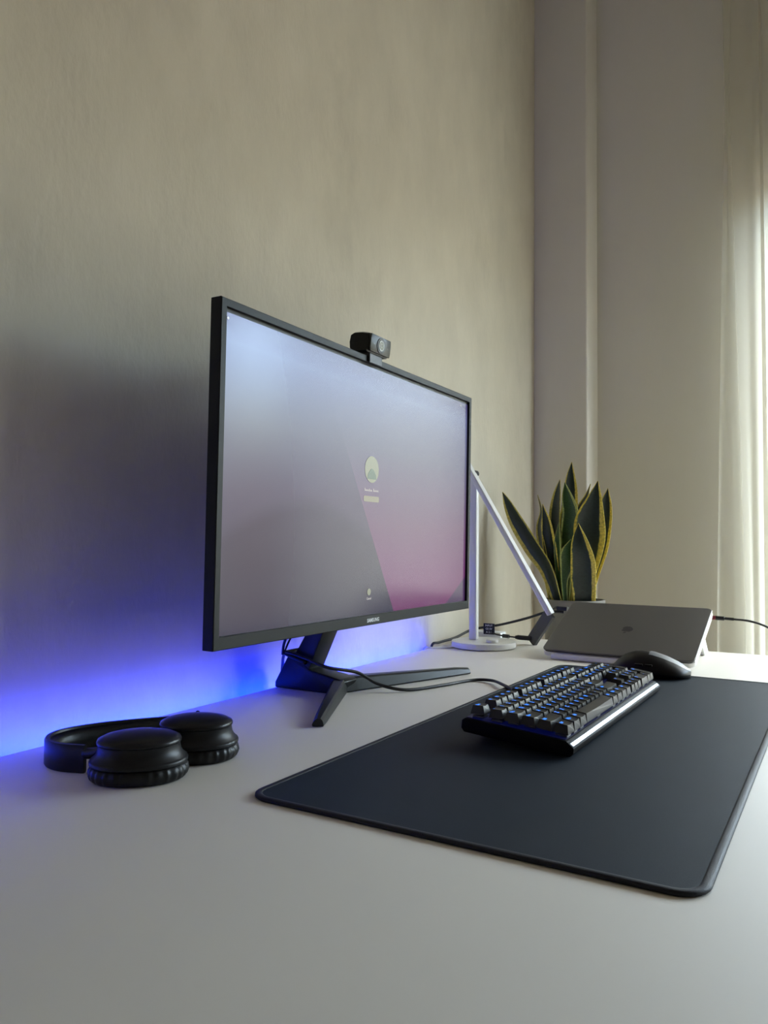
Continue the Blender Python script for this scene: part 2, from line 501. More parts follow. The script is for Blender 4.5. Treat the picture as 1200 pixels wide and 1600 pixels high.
# far wall: pier, its return, recessed strip, lintel and the part past the window
bm = B()
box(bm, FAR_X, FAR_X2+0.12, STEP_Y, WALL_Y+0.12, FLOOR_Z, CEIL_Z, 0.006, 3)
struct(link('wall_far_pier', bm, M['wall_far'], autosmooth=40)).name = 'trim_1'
bm = B()
box(bm, FAR_X2, FAR_X2+0.12, WIN_Y0, STEP_Y, FLOOR_Z, CEIL_Z)
box(bm, FAR_X2, FAR_X2+0.12, WIN_Y1, WIN_Y0, WIN_Z1, CEIL_Z)
box(bm, FAR_X2, FAR_X2+0.12, OPP_Y, WIN_Y1, FLOOR_Z, CEIL_Z)
struct(link('wall_far', bm, M['wall_far']))
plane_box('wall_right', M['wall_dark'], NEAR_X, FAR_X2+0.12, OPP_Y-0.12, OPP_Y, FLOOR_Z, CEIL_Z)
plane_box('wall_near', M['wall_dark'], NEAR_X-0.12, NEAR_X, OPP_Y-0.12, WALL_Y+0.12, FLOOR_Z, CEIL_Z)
plane_box('floor', M['floor'], NEAR_X-0.12, FAR_X2+0.12, OPP_Y-0.12, WALL_Y+0.12, FLOOR_Z-0.1, FLOOR_Z)
plane_box('ceiling', M['ceiling'], NEAR_X-0.12, FAR_X2+0.12, OPP_Y-0.12, WALL_Y+0.12, CEIL_Z, CEIL_Z+0.1)
plane_box('baseboard_left', M['whitepl'], NEAR_X, FAR_X, WALL_Y-0.014, WALL_Y-0.0005, FLOOR_Z, FLOOR_Z+0.08)

win = bpy.data.objects.new('window_1', None); C.objects.link(win); win['kind'] = 'structure'
win.location = (FAR_X2+0.05, 0, FLOOR_Z)
hh = WIN_Z1-FLOOR_Z
for nm, y0, y1, z0, z1 in (('window_frame', WIN_Y1, WIN_Y0, 0, 0.06), ('window_frame', WIN_Y1, WIN_Y0, hh-0.06, hh),
                           ('window_frame', WIN_Y1, WIN_Y1+0.05, 0.06, hh-0.06), ('window_frame', WIN_Y0-0.05, WIN_Y0, 0.06, hh-0.06),
                           ('mullion', -0.72, -0.65, 0.06, hh-0.06), ('mullion', -1.52, -1.45, 0.06, hh-0.06)):
    link(nm, box(B(), -0.03, 0.03, y0+0.0005, y1-0.0005, z0, z1, 0.004, 1), M['whitepl'], win)
for y0, y1 in ((-0.65, WIN_Y0-0.05), (-1.45, -0.72), (WIN_Y1+0.05, -1.52)):
    link('pane', box(B(), -0.003, 0.003, y0, y1, 0.06, hh-0.06), M['glass'], win)


def curtain(name, label, y0, y1, x, folds, amp, seed, top_in=0.0, group='sheer curtains', cloth='sheer'):
    rnd = random.Random(seed)
    ph = [rnd.uniform(0, 6.28) for _ in range(4)]
    ns, nv = folds*14, 26
    rings = []
    ztop = CEIL_Z-0.034
    for j in range(nv+1):
        v = j/nv
        z = ztop+(FLOOR_Z+0.012-ztop)*v
        row = []
        for i in range(ns+1):
            s = i/ns
            g = 0.55+0.45*min(1, v*3)
            yy = y0+(y1-y0)*s
            yy += top_in*(1-min(1, v*1.6))**2*(1-s)+0.010*v*math.sin(5*s+ph[2])
            xx = x+amp*g*math.sin(2*PI*folds*s+ph[0]+0.5*math.sin(3*s+ph[1])+0.5*v*math.sin(4*s+ph[3]))
            xx += 0.25*amp*math.sin(2*PI*folds*2.3*s+ph[1]+1.5*v)
            row.append((xx, yy, z))
        rings.append(row)
    bm = B()
    loft(bm, rings, False, False, closed=False)
    o = thing(name, label, 'curtain', (x, (y0+y1)/2, ztop), group=group)
    bmesh.ops.translate(bm, vec=(-x, -(y0+y1)/2, -ztop), verts=bm.verts)
    link('cloth', bm, M[cloth], o, smooth=True)
    bm = B()
    for i in range(folds*2+1):
        yy = (y1-y0)*(i/(folds*2)-0.5)
        box(bm, -0.006, 0.006, yy-0.004, yy+0.004, 0.0, 0.010, 0.001, 1)
    link('heading_hooks', bm, M['whitepl'], o)['kind'] = 'stuff'
    return o


rail = link('curtain_rail', box(B(), 2.35, 2.42, -2.70, 0.36, CEIL_Z-0.024, CEIL_Z, 0.002, 1), M['whitepl'])
tag(rail, 'white ceiling track the sheer curtains hang from', 'curtain rail')
# the bunched panel: broad flat flaps with one overlap, drawn in slightly at the top
bt = CEIL_Z-0.034
o = thing('sheer_curtain', 'sheer cream curtain bunched in long folds beside the far wall panel', 'curtain', (2.38, 0.22, bt), group='sheer curtains')
rings = []
for j in range(27):
    v = j/26; z = bt+(FLOOR_Z+0.012-bt)*v
    hv = min(1.0, max(0.0, (1.79-z)/1.75))          # 0 at the top of the picture, 1 at desk height
    le = 0.244+0.042*hv**0.8; fd = 0.246-0.034*hv
    plan = [(le, 2.372), (le-0.012, 2.366), (fd+0.012, 2.368), (fd, 2.374), (fd+0.008, 2.383), (fd+0.022*hv+0.006, 2.388), (fd+0.010, 2.394),
            (fd-0.012, 2.392), (0.192+0.012*(1-hv), 2.386+0.004*math.sin(4*v)), (0.180, 2.394), (0.1655, 2.388)]
    cp = catmull([(x_, y_, z) for y_, x_ in plan], 5)
    rings.append([(p.x-2.38, p.y-0.22, z-bt) for p in cp])
bm = B(); loft(bm, rings, False, False, closed=False)
link('cloth', bm, M['sheer'], o, smooth=True)
bm = B()
for k in range(5): box(bm, -0.006, 0.006, -0.05+0.025*k, -0.042+0.025*k, 0.0, 0.010, 0.001, 1)
link('heading_hooks', bm, M['whitepl'], o)['kind'] = 'stuff'
curtain('sheer_curtain', 'wide sheer curtain drawn across the window beyond the bunched one', 0.16, -0.52, 2.392, 8, 0.014, 5, cloth='sheer_dense')
curtain('sheer_curtain', 'sheer curtain hanging in the middle of the tall window', -0.88, -1.50, 2.392, 8, 0.014, 9)

# ------------------------------------------------------------------ desk
DX0, DX1, DY0, DY1, DT = -0.02, 1.860, -0.03, 0.783, 0.026
desk = thing('desk', 'white laminate desk standing against the cream wall', 'desk', (0.92, 0.38, FLOOR_Z))
ox, oy, oz = 0.92, 0.38, FLOOR_Z
link('desktop', box(B(), DX0-ox, DX1-ox, DY0-oy, DY1-oy, -DT-oz, -oz, 0.0012, 2), M['desk'], desk, autosmooth=50)
for x in (DX0+0.06, DX1-0.06):
    for y in (DY0+0.06, DY1-0.08):
        link('leg', box(B(), x-ox-0.025, x-ox+0.025, y-oy-0.025, y-oy+0.025, 0, -oz-DT-0.04, 0.003, 2), M['deskleg'], desk)
    link('side_rail', box(B(), x-ox-0.02, x-ox+0.02, DY0+0.03-oy, DY1-0.05-oy, -oz-DT-0.04, -oz-DT, 0.002, 1), M['deskleg'], desk)
link('rear_rail', box(B(), DX0+0.09-ox, DX1-0.09-ox, DY1-0.10-oy, DY1-0.06-oy, -oz-DT-0.04, -oz-DT, 0.002, 1), M['deskleg'], desk)

strip = link('led_strip', box(B(), 0.01, 1.57, DY1+0.0002, DY1+0.0016, -0.020, -0.012), M['led'])
tag(strip, 'glowing blue light strip along the rear edge of the desk', 'light strip')

# ------------------------------------------------------------------ desk pad
PADT = 0.0035
pa = thing('desk_pad', 'large dark navy cloth desk pad under the keyboard and mouse', 'desk pad', (1.012, 0.2665, 0))
PW, PD, PR = 0.912, 0.394, 0.022
pad_rot = -0.012
pa.rotation_euler = (0, 0, pad_rot)


def rrect(w, d, r, n=8, z=0.0, cx=0, cy=0):
    out = []
    for sx, sy, a0 in ((1, 1, 0), (-1, 1, PI/2), (-1, -1, PI), (1, -1, 1.5*PI)):
        for i in range(n+1):
            a = a0+PI/2*i/n
            out.append((cx+sx*(w/2-r)+r*math.cos(a), cy+sy*(d/2-r)+r*math.sin(a), z))
    return out


bm = B(); loft(bm, [rrect(PW-0.006, PD-0.006, PR, z=0.0002), rrect(PW-0.006, PD-0.006, PR, z=PADT)])
link('cloth_surface', bm, M['pad'], pa)
bm = B()
path = rrect(PW-0.003, PD-0.003, PR, z=0)
n = len(path); rings = []
for i in range(n):
    p = Vector(path[i]); d = (Vector(path[(i+1) % n])-Vector(path[i-1])).normalized()
    out = Vector((d.y, -d.x, 0))
    rings.append([p+out*u+Vector((0, 0, w)) for u, w in ((-0.0055, 0.0005), (0.0008, 0.0002), (0.0021, 0.0014), (0.0019, 0.0032), (0.0002, 0.0042), (-0.0032, 0.0042), (-0.0050, 0.0036))])
rings.append(rings[0])
loft(bm, rings, False, False)
bmesh.ops.remove_doubles(bm, verts=bm.verts, dist=1e-6)
link('stitched_hem', bm, M['stitch'], pa, smooth=True)

# ------------------------------------------------------------------ monitor
MX0, MZ0, MY = 0.667, 0.1095, 0.610
MW, MH, MTH = 0.7135, 0.4085, 0.019
mon = thing('monitor', 'wide flat computer monitor with dark grey bezel on a splayed foot', 'monitor', (1.0237, 0.66, 0))
scr = thing('tmp', '', '', (0, 0, 0)); bpy.data.objects.remove(scr)


def mo(bm):   # world -> monitor root space
    bmesh.ops.translate(bm, vec=(-1.0237, -0.66, 0), verts=bm.verts); return bm


LEAN = 0.011


def mt_(bm):  # panel local (x right, y back, z up from lower left front corner) -> lean forward -> root space
    R4 = Matrix.Translation((MX0, MY, MZ0)) @ Matrix.Rotation(LEAN, 4, 'X')
    bmesh.ops.transform(bm, matrix=R4, verts=bm.verts)
    return mo(bm)


# front frame with its opening
OX0, OX1, OZ0, OZ1 = 0.0098, MW-0.0098, 0.0152, MH-0.0098
bm = B()


def quadring(x0, x1, z0, z1, y): return [(x0, y, z0), (x1, y, z0), (x1, y, z1), (x0, y, z1)]


rings = [quadring(OX0, OX1, OZ0, OZ1, 0.006), quadring(OX0, OX1, OZ0, OZ1, 0.0004), quadring(OX0-0.0004, OX1+0.0004, OZ0-0.0004, OZ1+0.0004, 0),
         quadring(0.0010, MW-0.001, 0.001, MH-0.001, 0), quadring(0, MW, 0, MH, 0.001), quadring(0, MW, 0, MH, MTH-0.003), quadring(0.003, MW-0.003, 0.003, MH-0.003, MTH)]
loft(bm, rings, False, True)
link('bezel', mt_(bm), M['bezel'], mon)
bm = B()
prism(bm, [(0.10, 0.06), (MW-0.10, 0.06), (MW-0.10, MH-0.06), (0.10, MH-0.06)], 'y', MTH, MTH+0.028, 0.012, 3)
link('rear_housing', mt_(bm), M['black'], mon, autosmooth=40)
bm = B(); box(bm, OX0, OX1, 0.0048, 0.0060, OZ0, OZ1)
link('panel_border', mt_(bm), M['gap'], mon)
# the lit panel keeps its own origin so that its picture is measured from its lower left corner
bm = B(); box(bm, 0, SCR_W, -0.0003, 0.0006, 0, SCR_H-0.006)
pan = link('display_panel', bm, M['screen'], mon)
pan.matrix_basis = Matrix.Translation((-1.0237, -0.66, 0)) @ Matrix.Translation((MX0, MY, MZ0)) @ Matrix.Rotation(LEAN, 4, 'X') @ Matrix.Translation((OX0+0.001, 0.0048, OZ0+0.0004))


def on_panel(name, bm, material, x, z, dy=-0.0006):
    bmesh.ops.transform(bm, matrix=Matrix.Translation((x, dy, z)) @ Matrix.Rotation(PI/2, 4, 'X'), verts=bm.verts)
    return link(name, bm, material, pan)


def disc(r, n=32, h=0.0002):
    bm = B(); loft(bm, [ellring(0, 0, 0, r, r, 0, n), ellring(0, 0, h, r, r, 0, n)]); return bm


AX = 1.0156-MX0-OX0-0.001
on_panel('login_picture', disc(0.0205), M['scr_avatar'], AX, 0.222)
bm = B()
loft(bm, [[(-0.0135, -0.0150, 0), (0.0135, -0.0150, 0), (0.0115, -0.008, 0), (0.006, -0.002, 0), (0.002, 0.001, 0), (-0.002, 0.001, 0), (-0.006, -0.002, 0), (-0.0115, -0.008, 0)],
          [(-0.0135, -0.0150, 0.0002), (0.0135, -0.0150, 0.0002), (0.0115, -0.008, 0.0002), (0.006, -0.002, 0.0002), (0.002, 0.001, 0.0002), (-0.002, 0.001, 0.0002), (-0.006, -0.002, 0.0002), (-0.0115, -0.008, 0.0002)]])
on_panel('login_figure', bm, M['scr_avatar2'], AX, 0.222, -0.0009)
# the user name is too blurred to read: a row of small strokes stands at its place
bm = B(); rr_ = random.Random(4); xx = -0.0205
for wd in (7, 5):
    for k in range(wd):
        hgt = 0.0042 if k == 0 else rr_.choice((0.0026, 0.0026, 0.0038))
        box(bm, xx, xx+0.0019, -0.0013, -0.0013+hgt, 0, 0.0002); box(bm, xx, xx+0.0028, -0.0013, -0.0005, 0, 0.0002); xx += 0.0033
    xx += 0.0022
on_panel('user_name', bm, M['scr_text'], AX, 0.1895)
bm = B(); loft(bm, [rrect(0.045, 0.0088, 0.002, 4, 0), rrect(0.045, 0.0088, 0.002, 4, 0.0002)])
on_panel('password_field', bm, M['scr_field'], AX, 0.1765)
on_panel('cancel_button', disc(0.0052), M['scr_avatar'], 1.0136-MX0-OX0-0.001, 0.0345)
on_panel('cancel_text', text_bm('Cancel', 0.0050, 0, 0.0001), M['scr_text'], 1.0136-MX0-OX0-0.001, 0.0245)
on_panel('menu_bar_icons', text_bm('ABC', 0.0055, 0, 0.0), M['scr_text'], SCR_W-0.030, SCR_H-0.0125)
on_panel('corner_icon', disc(0.0018, 12), M['scr_text'], 0.0055, SCR_H-0.013)
bm = text_bm('SAMSUNG', 0.0078, 0.0001, 0.00022, spacing=1.0)
bmesh.ops.transform(bm, matrix=Matrix.Translation((1.0205-MX0, -0.0002, 0.0072)) @ Matrix.Rotation(PI/2, 4, 'X'), verts=bm.verts)
link('brand_lettering', mt_(bm), M['ink'], mon)

# stand: neck, cable collar, rear foot block and two splayed legs
SX0, SX1 = 1.000, 1.042
bm = B()
prism(bm, [(0.7152, 0.034), (0.7430, 0.056), (0.7246, 0.0854), (0.690, 0.150), (0.672, 0.19), (0.664, 0.26), (0.640, 0.26), (0.640, 0.20), (0.652, 0.155), (0.688, 0.0938)], 'x', SX0, SX1, 0.002, 2)
link('neck', mo(bm), M['stand'], mon, autosmooth=35)
bm = B(); box(bm, SX0-0.06, SX1+0.06, 0.634, 0.668, 0.21, 0.31, 0.006, 2)
link('mount_block', mo(bm), M['black'], mon, autosmooth=35)
bm = B()
prism(bm, [(0.7815, 0.0008), (0.7815, 0.010), (0.7570, 0.052), (0.7480, 0.0600), (0.7400, 0.0590), (0.7152, 0.0361), (0.7085, 0.0335), (0.6573, 0.0246), (0.650, 0.020), (0.665, 0.0008)], 'x', SX0, SX1, 0.0025, 3)
link('rear_foot', mo(bm), M['stand'], mon, autosmooth=35)
bm = B()
tube(bm, [(SX0-0.003, 0.718, 0.046), (SX0-0.003, 0.755, 0.0565), (SX0+0.006, 0.7585, 0.058), (SX1, 0.7585, 0.058)], 0.004, 8)
link('cable_clip', mo(bm), M['black'], mon, smooth=True)


def splayleg(x0, y0, x1, y1, w0, w1, h0, h1):
    bm = B(); a = Vector((x0, y0, 0)); b = Vector((x1, y1, 0)); d = (b-a).normalized(); s = Vector((-d.y, d.x, 0))
    rings = []
    for t in (0, 0.15, 0.5, 0.9, 1.0):
        p = a.lerp(b, t); w = w0+(w1-w0)*t; h = h0+(h1-h0)*t
        if t == 1.0: h *= 0.86; w *= 0.9
        c = 0.0025
        rings.append([p+s*(w/2-0.001)+Vector((0, 0, 0.0006)), p+s*w/2+Vector((0, 0, 0.003)), p+s*(w/2-0.0015)+Vector((0, 0, h-c)), p+s*(w/2-c-0.002)+Vector((0, 0, h)),
                      p-s*(w/2-c-0.004)+Vector((0, 0, h)), p-s*(w/2-0.003)+Vector((0, 0, h-c)), p-s*w/2+Vector((0, 0, 0.003)), p-s*(w/2-0.001)+Vector((0, 0, 0.0006))])
    loft(bm, rings); return bm


link('leg', mo(splayleg(1.024, 0.672, 0.818, 0.5695, 0.026, 0.017, 0.0245, 0.0125)), M['stand'], mon, autosmooth=30)
link('leg', mo(splayleg(1.020, 0.676, 1.294, 0.5735, 0.030, 0.017, 0.0245, 0.0125)), M['stand'], mon, autosmooth=30)
bm = B()
tube(bm, [(0.985, 0.69, 0.17), (0.982, 0.735, 0.105), (0.992, 0.757, 0.075), (0.997, 0.764, 0.055)], 0.0022, 8)
link('power_lead', mo(bm), M['cable'], mon, smooth=True)
bm = B()
tube(bm, [(1.012, 0.69, 0.17), (1.002, 0.742, 0.095), (1.002, 0.756, 0.075), (1.00, 0.764, 0.055)], 0.0016, 8)
link('display_lead', mo(bm), M['cable'], mon, smooth=True)

# ------------------------------------------------------------------ webcam
wc = thing('webcam', 'small black webcam with round lens clipped on top of the monitor', 'webcam', (1.013, 0.605, 0.518))
WT = Matrix.Rotation(math.radians(6), 4, 'X')


def wloc(bm): bmesh.ops.transform(bm, matrix=WT, verts=bm.verts); return bm


bm = B()   # barrel body: section in (y,z), swept along x with rounded ends
rings = []
for t in [i/16 for i in range(17)]:
    x = -0.0315+0.063*t
    e = min(1, (1-abs(2*t-1)**9)**0.5*0.20+0.82) if 0 < t < 1 else 0.86
    prof = [(-0.002, 0.0045), (-0.0045, 0.010), (-0.0052, 0.019), (-0.0045, 0.028), (-0.002, 0.0335), (0.010, 0.0350), (0.024, 0.0345), (0.0295, 0.031), (0.0310, 0.019), (0.0295, 0.009), (0.024, 0.0055), (0.010, 0.0040)]
    rings.append([(x, 0.014+(y-0.014)*(0.5+0.5*e), 0.019+(z-0.019)*e) for y, z in prof])
loft(bm, rings)
link('camera_body', wloc(bm), M['black'], wc, autosmooth=45)
bm = B()
prism(bm, [(-0.0285, 0.0062), (0.0285, 0.0062), (0.0300, 0.012), (0.0300, 0.026), (0.0285, 0.0325), (-0.0285, 0.0325), (-0.0300, 0.026), (-0.0300, 0.012)], 'y', -0.0072, -0.0035, 0.0008, 2)
fp = link('face_plate', wloc(bm), M['webface'], wc, autosmooth=35)


def onface(name, r0, r1, y0, y1, material, parent, x=0.0, z=0.019, n=32):
    bm = B()
    if r0 > 0:
        R_ = [(r0, y1), (r0, y0), (r1, y0), (r1, y1)]
        rings = [[(x+r*math.cos(2*PI*i/n), y, z+r*math.sin(2*PI*i/n)) for i in range(n)] for r, y in R_]
        loft(bm, rings+[rings[0]], False, False)
    else:
        rings = [[(x+r1*math.cos(2*PI*i/n), y, z+r1*math.sin(2*PI*i/n)) for i in range(n)] for y in (y1, y0)]
        loft(bm, rings)
    return link(name, wloc(bm), material, parent, autosmooth=35)


onface('lens_housing', 0, 0.0118, -0.0082, -0.0068, M['black'], fp)
onface('lens_ring', 0.0062, 0.0080, -0.0088, -0.0074, M['ring'], fp)
onface('lens', 0, 0.0058, -0.0085, -0.0078, M['lens'], fp)
onface('lens_core_ring', 0.0026, 0.0034, -0.0088, -0.0080, M['ring'], fp)
for s, x in (('hd', -0.0185), ('pro', 0.0205)):
    bm = text_bm(s, 0.0038)
    bmesh.ops.transform(bm, matrix=Matrix.Translation((x, -0.0074, 0.0185)) @ Matrix.Rotation(PI/2, 4, 'X'), verts=bm.verts)
    link('printed_mark', wloc(bm), M['ring'], fp)
bm = B()
prism(bm, [(-0.0035, -0.0105), (-0.0022, -0.0105), (-0.0005, 0.0006), (0.024, 0.0006), (0.026, -0.02), (0.030, -0.02), (0.028, 0.0040), (0.012, 0.0085), (-0.0015, 0.0065), (-0.0035, 0.003)], 'x', -0.0225, 0.0135, 0.0004, 1)
link('mounting_clip', bm, M['hub'], wc)

# ------------------------------------------------------------------ headphones
hp = thing('headphones', 'black over-ear headphones lying folded flat on the desk in blue glow', 'headphones', (0.60, 0.64, 0))


def earcup(cx, cy, ang, a, b):
    def off(l): return [(x-0.60, y-0.64, z) for x, y, z in l]
    N = 180
    cup = B()
    prof = [(0.96, 0.0150), (0.995, 0.0160), (1.0, 0.0185), (0.985, 0.0200), (0.965, 0.0203), (0.95, 0.0212), (0.90, 0.0232), (0.855, 0.0270), (0.835, 0.0315), (0.835, 0.0345)]
    loft(cup, [off(ellring(cx, cy, z, a*s, b*s, ang, 64, 2.15)) for s, z in prof])
    c = link('earcup', cup, M['hp'], hp, autosmooth=50)
    cu = B(); rings = []
    for s, z, wr in ((0.86, 0.0006, 0), (0.94, 0.0010, 0.2), (0.995, 0.0035, 0.8), (1.025, 0.0075, 1), (1.010, 0.0115, 1), (0.965, 0.0142, 0.8), (0.92, 0.0152, 0)):
        base = ellring(0, 0, z, a*s, b*s, 0, N, 2.15); row = []
        for i, (x, y, zz) in enumerate(base):
            w = 1-0.026*wr*(0.5+0.5*math.cos(2*PI*i/N*30+0.6*math.sin(i*0.7)))
            x, y = x*w, y*w
            row.append((cx+x*math.cos(ang)-y*math.sin(ang), cy+x*math.sin(ang)+y*math.cos(ang), zz))
        rings.append(off(row))
    loft(cu, rings)
    link('ear_cushion', cu, M['leather'], c, smooth=True)
    cap = B()
    prof = [(0.825, 0.0347), (0.855, 0.0353), (0.860, 0.0368), (0.840, 0.0390), (0.72, 0.0418), (0.52, 0.0440), (0.28, 0.0453), (0.05, 0.0457)]
    loft(cap, [off(ellring(cx, cy, z, a*s, b*s, ang, 64, 2.15)) for s, z in prof])
    link('outer_shell', cap, M['hpgloss'], c, autosmooth=50)
    return c


c1 = earcup(0.5530, 0.6005, math.radians(133), 0.0475, 0.0390)
c2 = earcup(0.6370, 0.6045, math.radians(122), 0.0455, 0.0385)


def hpo(bm): bmesh.ops.translate(bm, vec=(-0.60, -0.64, 0), verts=bm.verts); return bm


# headband standing on its edge
bp = catmull([(0.5325, 0.6555, 0), (0.5240, 0.683, 0), (0.5285, 0.708, 0), (0.545, 0.7255, 0), (0.570, 0.731, 0), (0.602, 0.7225, 0), (0.637, 0.7030, 0), (0.668, 0.680, 0), (0.6890, 0.6600, 0)], 8)
bm = B(); rings = []
for i, p in enumerate(bp):
    d = (bp[min(i+1, len(bp)-1)]-bp[max(0, i-1)]).normalized(); s = Vector((-d.y, d.x, 0))
    w = 0.0030
    rings.append([p+s*u+Vector((0, 0, z)) for u, z in ((-w*0.6, 0.0006), (w*0.6, 0.0006), (w, 0.0025), (w, 0.0265), (w*0.6, 0.0285), (-w*0.6, 0.0285), (-w, 0.0265), (-w, 0.0025))])
loft(bm, rings)
link('headband', hpo(bm), M['hp'], hp, autosmooth=40)
bm = B(); rings = []
sub = bp[8:-6]
for i, p in enumerate(sub):
    t = i/(len(sub)-1)
    d = (sub[min(i+1, len(sub)-1)]-sub[max(0, i-1)]).normalized(); s = Vector((d.y, -d.x, 0))*-1
    th = 0.0065*min(1, 6*t+0.1, 6*(1-t)+0.1)
    q = p-s*0.0 + s*0.0
    inn = -1 if (s.dot(Vector((0.60, 0.66, 0))-p) < 0) else 1
    s = s*inn
    rings.append([p+s*(0.0028)+Vector((0, 0, 0.002)), p+s*(0.003+th)+Vector((0, 0, 0.006)), p+s*(0.003+th*1.1)+Vector((0, 0, 0.014)), p+s*(0.003+th)+Vector((0, 0, 0.022)), p+s*0.0028+Vector((0, 0, 0.0265))])
loft(bm, rings)
link('band_padding', hpo(bm), M['leather'], hp, smooth=True)
for (hx, hy, tx, ty) in ((0.5325, 0.6555, 0.5365, 0.6300), (0.6890, 0.6600, 0.670, 0.6350)):
    bm = B()
    tube(bm, [(hx, hy, 0.020), ((hx+tx)/2, (hy+ty)/2, 0.022), (tx, ty, 0.027)], lambda t: 0.0055, 10, 4)
    link('yoke_hinge', hpo(bm), M['hp'], hp, smooth=True)
bm = B()
bmesh.ops.create_uvsphere(bm, u_segments=12, v_segments=8, radius=0.0028)
bmesh.ops.translate(bm, vec=(0.674, 0.638, 0.0365), verts=bm.verts)
link('swivel_knob', hpo(bm), M['hp'], hp, smooth=True)

# ------------------------------------------------------------------ keyboard
KX, KY, KROT, TILT = 0.8335, 0.2455, -0.017, math.radians(5.0)
kb = thing('keyboard', 'full size black mechanical keyboard with blue lit legends on navy pad', 'keyboard',
           (KX, KY, 0.0042), rot=(TILT, 0, KROT))
KW, KD = 0.442, 0.134
bm = B()
prism(bm, [(0.0, 0.0045), (0.004, 0.0), (KD-0.004, 0.0), (KD, 0.004), (KD, 0.0135), (KD-0.004, 0.0165), (0.009, 0.0165), (0.0, 0.0105)], 'x', 0.0, KW, 0.0010, 2)
link('case', bm, M['plate'], kb, autosmooth=35)
bm = B()
prism(bm, [(0.0016, 0.0119), (0.0050, 0.0142), (0.0054, 0.0136), (0.0020, 0.0113)], 'x', 0.0030, KW-0.003)
link('front_chamfer', bm, M['chamfer'], kb)
bm = B()
box(bm, 0.004, KW-0.004, 0.0105, KD-0.004, 0.0166, 0.0169)
link('key_bed', bm, M['glowplate'], kb)
for x in (0.03, KW-0.055):
    bm = B(); box(bm, x, x+0.025, KD-0.022, KD-0.012, -0.0095, 0.001, 0.001, 1)
    link('tilt_foot', bm, M['black'], kb)

U = 0.01905
KZ0, KZ1 = 0.0215, 0.0315
_caps = {}


def capmesh(w, d):
    key = (round(w, 3), d)
    if key in _caps: return _caps[key]
    W = w*U-0.0011; D = d*U-0.0011
    t = bmesh.new()
    tw, td = W-0.0046, D-0.0050
    nx = 4
    # sides taper to a dished top; the front face is slightly scooped
    lower = [(-W/2, -D/2, 0), (W/2, -D/2, 0), (W/2, D/2, 0), (-W/2, D/2, 0)]
    mid = [(-W/2+0.0004, -D/2+0.0004, 0.002), (W/2-0.0004, -D/2+0.0004, 0.002), (W/2-0.0004, D/2-0.0004, 0.002), (-W/2+0.0004, D/2-0.0004, 0.002)]
    hz = KZ1-KZ0
    yo = 0.0004
    vl = [t.verts.new(p) for p in lower]; vm = [t.verts.new(p) for p in mid]
    rows = []
    for j in range(3):
        row = []
        for i in range(nx+1):
            u = i/nx*2-1; v = j-1
            dish = 0.0010*(1-u*u)
            row.append(t.verts.new((u*tw/2, yo+v*td/2, hz-dish)))
        rows.append(row)
    for i in range(4): t.faces.new((vl[i], vl[(i+1) % 4], vm[(i+1) % 4], vm[i]))
    for j in range(2):
        for i in range(nx): t.faces.new((rows[j][i], rows[j][i+1], rows[j+1][i+1], rows[j+1][i]))
    t.faces.new([vm[0], vm[1]]+rows[0][::-1])
    t.faces.new([vm[2], vm[3]]+rows[2])
    t.faces.new([vm[1], vm[2], rows[2][-1], rows[1][-1], rows[0][-1]])
    t.faces.new([vm[3], vm[0], rows[0][0], rows[1][0], rows[2][0]])
    t.faces.new(vl[::-1])
    bmesh.ops.recalc_face_normals(t, faces=t.faces)
    me = bpy.data.meshes.new('key'); t.to_mesh(me); t.free()
    me.materials.append(M['keycap'])
    _caps[key] = me
    return me


_leg = {}


def legmesh(s):
    if s in _leg: return _leg[s]
    t = text_bm(s, 0.0070 if len(s) < 2 else (0.0052 if len(s) < 4 else 0.0042), 0, 0.00030, 'LEFT')
    me = bpy.data.meshes.new('legend'); t.to_mesh(me); t.free(); me.materials.append(M['legend'])
    _leg[s] = me; return me


swm = None


def switchmesh():
    t = B()
    box(t, -0.0070, 0.0070, -0.0070, 0.0070, 0.0, 0.0030, 0.0006, 1)
    box(t, -0.0035, 0.0035, -0.0035, 0.0035, 0.003, 0.0060)
    me = bpy.data.meshes.new('switch'); t.to_mesh(me); t.free(); me.materials.append(M['switch']); return me


SW = switchmesh()


def key(ux, uy, s, w=1.0, d=1.0):
    """ux, uy: lower left corner in key units from the keyboard's key field"""
    o = bpy.data.objects.new('key', capmesh(w, d)); C.objects.link(o); o.parent = kb
    cx = 0.0072+(ux+w/2)*U; cy = 0.0092+(uy+d/2)*U
    o.location = (cx, cy, KZ0)
    o.rotation_euler = ({0: 0.06, 1: 0.03, 2: 0.0, 3: -0.04, 4: -0.08}.get(int(uy), -0.08), 0, 0)
    q = bpy.data.objects.new('switch', SW); C.objects.link(q); q.parent = o
    q.location = (0, 0, 0.0168-KZ0)
    if s:
        l = bpy.data.objects.new('legend', legmesh(s)); C.objects.link(l); l.parent = o
        l.location = (-(w*U-0.0057)/2+0.0012, 0.0022+(d-1)*U/2, KZ1-KZ0+0.00005)


